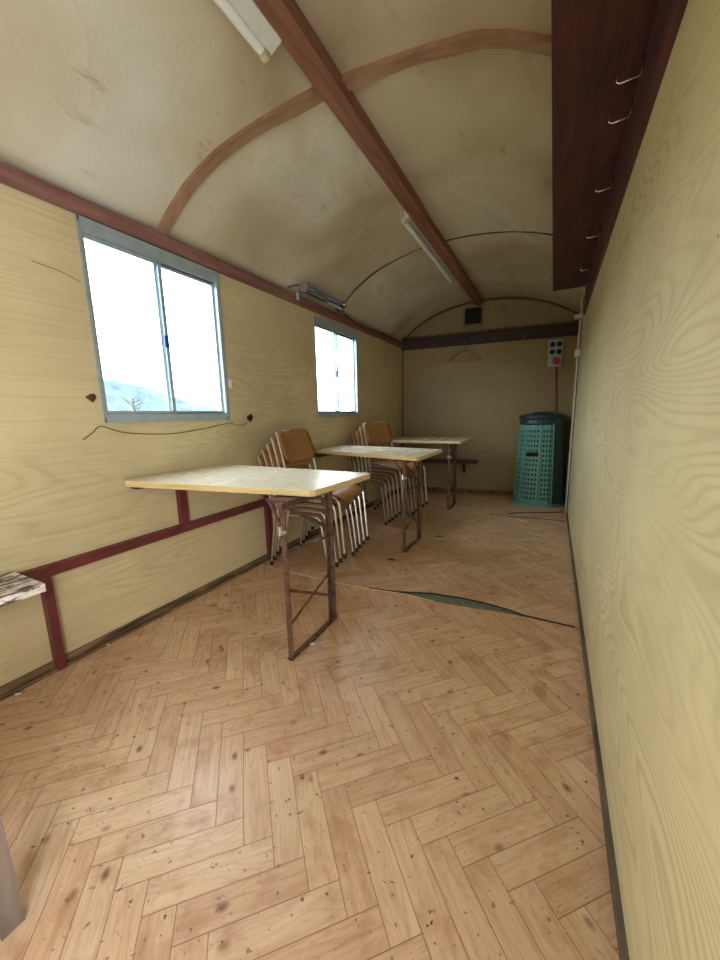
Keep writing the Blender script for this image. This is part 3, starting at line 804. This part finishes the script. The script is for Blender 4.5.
for y in (2.56,):
    m = MB(); m.box((-1.90+.028, y-.012, 2.0), (-1.862, y+.012, 2.06)); m.box((-1.87, y-.012, 2.05), (-1.815, y+.012, 2.06)); m.build('mounting_bracket', M['white_enamel'], t, og)
def cable(name, pts, r, mat, label, cat='cable'):
    # smooth the polyline a little
    P = [Vector(p) for p in pts]
    out = []
    for i in range(len(P)-1):
        p0 = P[max(0, i-1)]; p1 = P[i]; p2 = P[i+1]; p3 = P[min(len(P)-1, i+2)]
        for k in range(5):
            s = k/5
            out.append(.5*((2*p1) + (-p0+p2)*s + (2*p0-5*p1+4*p2-p3)*s*s + (-p0+3*p1-3*p2+p3)*s**3))
    out.append(P[-1])
    o = MB().tube(out, r, 6).build(name, mat, org=P[0], smooth=True); return tag(o, label, cat)
cable('heater_cable', [(-1.868, 2.44, 2.06), (-1.85, 2.52, 2.095), (-1.80, 2.57, 2.098)], .004, M['cable'], 'short black cable feeding the quartz heater')
cable('heater_cable', [(-1.79, 3.10, 2.07), (-1.855, 3.3, 2.05), (-1.862, 3.7, 2.00), (-1.862, 4.2, 2.035), (-1.862, 4.7, 2.02), (-1.862, 5.05, 2.03)], .005, M['cable'], 'long dark cable along the rail from heater to back corner')

# vent in the gable
t = thing('gable_vent', (-.98, YB, 2.30), 'square black ventilation opening with grey frame high on the back wall', 'vent'); og = t.location
m = MB(); x0, x1, z0, z1 = -1.10, -.86, 2.165, 2.40
m.box((x0, YB-.02, z0), (x0+.02, YB, z1)); m.box((x1-.02, YB-.02, z0), (x1, YB, z1)); m.box((x0+.02, YB-.02, z0), (x1-.02, YB, z0+.02)); m.box((x0+.02, YB-.02, z1-.02), (x1-.02, YB, z1))
m.build('vent_frame', M['vent_frame'], t, og)
MB().box((x0+.02, YB-.006, z0+.02), (x1-.02, YB, z1-.02)).build('vent_opening', M['black'], t, og)

# socket box with five outlets
t = thing('socket_box', (-.03, YB, 1.75), 'grey socket box with four blue outlets and one red outlet on back wall', 'socket box'); og = t.location
MB().box((-.105, YB-.07, 1.60), (.045, YB, 1.90)).build('casing', M['socket_grey'], t, og, bevel=.01)
for cx0 in (-.066, .006):
    for cz0 in (1.85, 1.765):
        m = MB(); m.tube([(cx0, YB-.071, cz0), (cx0, YB-.084, cz0)], .030, 14); o = m.build('outlet', M['socket_blue'] if cx0 < 0 else M['darkgrey'], t, og)
        m = MB(); m.tube([(cx0, YB-.084, cz0), (cx0, YB-.087, cz0)], .018, 12); m.build('outlet_recess', M['black'], o, og)
m = MB(); m.tube([(-.02, YB-.07, 1.67), (-.02, YB-.12, 1.655)], .036, 16); o = m.build('power_outlet', M['socket_red'], t, og)
m = MB(); m.tube([(-.02, YB-.12, 1.655), (-.02, YB-.128, 1.653)], .040, 16); m.build('outlet_lid', M['socket_red'], o, og)
cable('power_cable', [(-.01, YB-.02, 1.60), (.0, YB-.012, 1.45), (.012, YB-.012, 1.25), (.02, YB-.012, 1.0), (.02, YB-.012, .3)], .010, M['cable_red'], 'red-brown cable running down from the socket box behind the bin')

# ------------------------------------------------------------------ slatted green bin
def bin_():
    cx0, cy0, H = -.106, 4.825, .985
    t = thing('composting_bin', (cx0, cy0, 0), 'tall sea-green latticed plastic bin with lid in the back corner', 'bin'); og = t.location
    NS = 8; rb, rt = .285, .236
    def R_(z): return rb + (rt-rb)*(z/H)
    def rp(ang, z, off=0):
        """rounded octagon radius"""
        a = (ang - PI/8) % (PI/4) - PI/8
        r = R_(z)*(math.cos(PI/8)/math.cos(a))*.55 + R_(z)*.45 + off
        return Vector((cx0 + math.cos(ang)*r, cy0 + math.sin(ang)*r, z))
    bm = bmesh.new()
    nA, z0, z1 = 96, .075, .895
    rowsz = [.02, .06]
    nz_ = 15; pitch = (z1-z0)/nz_
    for k in range(nz_): rowsz += [z0+k*pitch+.004, z0+k*pitch+.004+pitch*.52]
    rowsz += [.925, .945]
    V = [[bm.verts.new(rp(2*PI*i/nA + PI/96, z)) for i in range(nA)] for z in rowsz]
    rim = [bm.verts.new(rp(2*PI*i/nA + PI/96, 0, .006)) for i in range(nA)]
    for i in range(nA): bm.faces.new((rim[i], rim[(i+1) % nA], V[0][(i+1) % nA], V[0][i]))
    for j in range(len(rowsz)-1):
        slotrow = j >= 2 and j % 2 == 0 and j < len(rowsz)-2
        for i in range(nA):
            q = i % 12   # one side of the octagon = 12 columns
            hole = slotrow and q in (1, 3, 5, 7, 9) and 60 < (i+.5)*360/nA < 300
            if hole: continue
            bm.faces.new((V[j][i], V[j][(i+1) % nA], V[j+1][(i+1) % nA], V[j+1][i]))
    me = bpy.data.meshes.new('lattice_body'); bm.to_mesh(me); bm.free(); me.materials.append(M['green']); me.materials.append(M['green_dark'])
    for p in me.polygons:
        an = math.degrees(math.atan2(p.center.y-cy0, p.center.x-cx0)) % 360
        if an > 300 or an < 60: p.material_index = 1   # darker colour on the side beyond the closing rod
    o = bpy.data.objects.new('lattice_body', me); C.objects.link(o); o.parent = t
    me.transform(Matrix.Translation(-og))
    sdf = o.modifiers.new('thickness', 'SOLIDIFY'); sdf.thickness = .006; sdf.offset = -1
    # dark core added inside, its colour stands in for shade behind the slots
    m = MB(); m.tube([(cx0, cy0, .015), (cx0, cy0, .925)], [rb*.86, rt*.86], 16); m.build('slot_shade_core', M['slot'], t, og)
    m = MB()
    for k in range(NS):
        a = k*PI/4
        if k in (0, 1, 7): continue
        m.tube([rp(a, .03, .003), rp(a, .925, .003)], .009, 6)
    m.build('corner_ribs', M['green'], t, og)
    m = MB(); m.tube([(cx0, cy0, .0), (cx0, cy0, .03)], [rb+.012, rb+.006], 32); m.build('base_ring', M['green'], t, og)
    m = MB(); m.tube([(cx0, cy0, .93), (cx0, cy0, .945), (cx0, cy0, .985), (cx0, cy0, 1.0)], [rt+.006, rt+.012, rt+.004, rt+.016], 32); m.build('collar', M['green_dark'], t, og)
    m = MB(); m.tube([(cx0, cy0, 1.002), (cx0, cy0, 1.035), (cx0, cy0, 1.052)], [rt+.022, rt+.012, rt-.03], 32); lid = m.build('lid', M['green_dark'], t, og)
    m = MB(); m.tube([(cx0, cy0, 1.052), (cx0, cy0, 1.072)], [.12, .10], 24); m.build('lid_knob', M['green_dark'], lid, og)
    a = math.radians(252)
    m = MB(); m.tube([rp(a, .60, .004) + Vector((-.06, 0, 0)), rp(a, .60, .006), rp(a, .60, .004) + Vector((.06, 0, 0))], .022, 8); m.build('handle_slot', M['black'], t, og)
    a = math.radians(300)
    m = MB(); m.tube([rp(a, .04, .012), rp(a, .945, .012)], .006, 8); m.build('closing_rod', M['green'], t, og)
bin_()

# ------------------------------------------------------------------ right wall fittings
o = MB().box((XR-.045, 4.27, 1.60), (XR, 4.37, 1.66)).build('wall_catch', M['white_enamel'], bevel=.003); tag(o, 'white plastic catch low beside the vertical trim on right wall', 'catch')
o['label'] = 'larger white catch beside the vertical cover strip on the right wall'
o = MB().box((XR-.07, 4.30, 1.955), (XR, 4.36, 1.99)).build('wall_catch', M['white_enamel'], bevel=.003); tag(o, 'smaller white catch just under the far end of the hat shelf', 'catch')

# marks, wires and plugs on the left wall
def blob(y, z, s, label, mat, name, cat):
    bm = bmesh.new(); bmesh.ops.create_icosphere(bm, subdivisions=2, radius=s)
    for v in bm.verts: v.co = Vector((v.co.x*.45, v.co.y*(1+.3*math.sin(v.co.z*90)), v.co.z*(.9+.3*math.sin(v.co.y*140))))
    me = bpy.data.meshes.new(name); bm.to_mesh(me); bm.free(); me.materials.append(mat)
    o = bpy.data.objects.new(name, me); C.objects.link(o); o.location = (XL+s*.3, y, z); tag(o, label, cat)
blob(.962, 1.187, .02, 'dark ragged plug in the wall beside the near window', M['brownscrap'], 'wall_plug', 'plug')
blob(1.96, 1.079, .026, 'round black plug in the wall right of the near window sill', M['black'], 'wall_plug', 'plug')
o = MB().box((XL, 1.795, 1.275), (XL+.006, 1.82, 1.33)).build('wall_plate', M['paper'], bevel=.002); tag(o, 'tiny white plate beside the near window frame', 'wall plate')
cable('loose_wire', [(XL+.003, .905, .998), (XL+.004, .95, 1.03), (XL+.004, .99, 1.057), (XL+.006, 1.10, 1.02), (XL+.004, 1.335, 1.002), (XL+.005, 1.55, 1.02), (XL+.004, 1.77, 1.05)], .002, M['wire'], 'thin brown wire sagging under the near window', 'wire')
cable('loose_wire', [(XL+.003, 1.78, 1.052), (XL+.006, 1.86, 1.03), (XL+.003, 1.95, 1.05)], .0016, M['wire'], 'short thin wire between near window and black plug', 'wire')
cable('loose_wire', [(XL+.001, .82, 1.722), (XL+.001, .92, 1.712), (XL+.001, .99, 1.69)], .0011, M['wire'], 'thin wire left of the near window high on the wall', 'wire')

# ------------------------------------------------------------------ litter on the floor
def scrap(x, y, w, d, rot, mat, label, name='paper_scrap', cat='litter'):
    bm = bmesh.new(); n = 7
    vs_ = [bm.verts.new((math.cos(2*PI*i/n)*w*random.uniform(.7, 1.1), math.sin(2*PI*i/n)*d*random.uniform(.7, 1.1), .002+random.uniform(0, .004))) for i in range(n)]
    c = bm.verts.new((0, 0, .006))
    for i in range(n): bm.faces.new((vs_[i], vs_[(i+1) % n], c))
    r = bmesh.ops.extrude_face_region(bm, geom=list(bm.faces)); 
    for v in [g_ for g_ in r['geom'] if isinstance(g_, bmesh.types.BMVert)]: v.co.z -= .0015
    me = bpy.data.meshes.new(name); bm.to_mesh(me); bm.free(); me.materials.append(mat)
    o = bpy.data.objects.new(name, me); C.objects.link(o); o.location = (x, y, .001); o.rotation_euler = (0, 0, rot); tag(o, label, cat)
scrap(-.96, 1.30, .012, .007, .4, M['paper'], 'small white paper scrap beside the nearest table foot bar')
scrap(-1.09, 1.19, .007, .004, 1.2, M['paper'], 'tiny white crumb left of the nearest table foot')
scrap(-1.875, .86, .016, .009, .2, M['paper'], 'crumpled pale scrap by the wall near the red post')
scrap(-1.85, .51, .015, .008, .6, M['paper'], 'pale scrap on the floor below the worn bench board')
scrap(-.83, 3.08, .05, .008, .1, M['brownscrap'], 'dark splinter on the floor beside the middle table', 'wood_splinter')
scrap(-1.02, 2.42, .035, .014, .3, M['brownscrap'], 'dark leaf scrap on the floor past the nearest chairs', 'leaf_scrap')
o = MB().box((-.055, -.005, .001), (.055, .005, .006)).build('white_stick', M['paper'], bevel=.001); o.location = (-.215, 3.886, 0); o.rotation_euler = (0, 0, -.45); tag(o, 'small white stick lying on the floor before the bin', 'litter')

# the end wall stands slightly out of square: turn it and everything fixed to it about the right-hand corner
BACK = ['wall_back', 'wall_gable', 'baseboard_back', 'trim_7', 'trim_9', 'coat_rack.001', 'clothes_hanger', 'gable_vent', 'socket_box', 'power_cable', 'wall_bench.001']
turn = Matrix.Translation((XR, YB, 0)) @ Matrix.Rotation(math.radians(6.0), 4, 'Z') @ Matrix.Translation((-XR, -YB, 0))
bpy.context.view_layer.update()
for o in list(C.objects):
    if o.parent is None and o.name in BACK: o.matrix_world = turn @ o.matrix_world
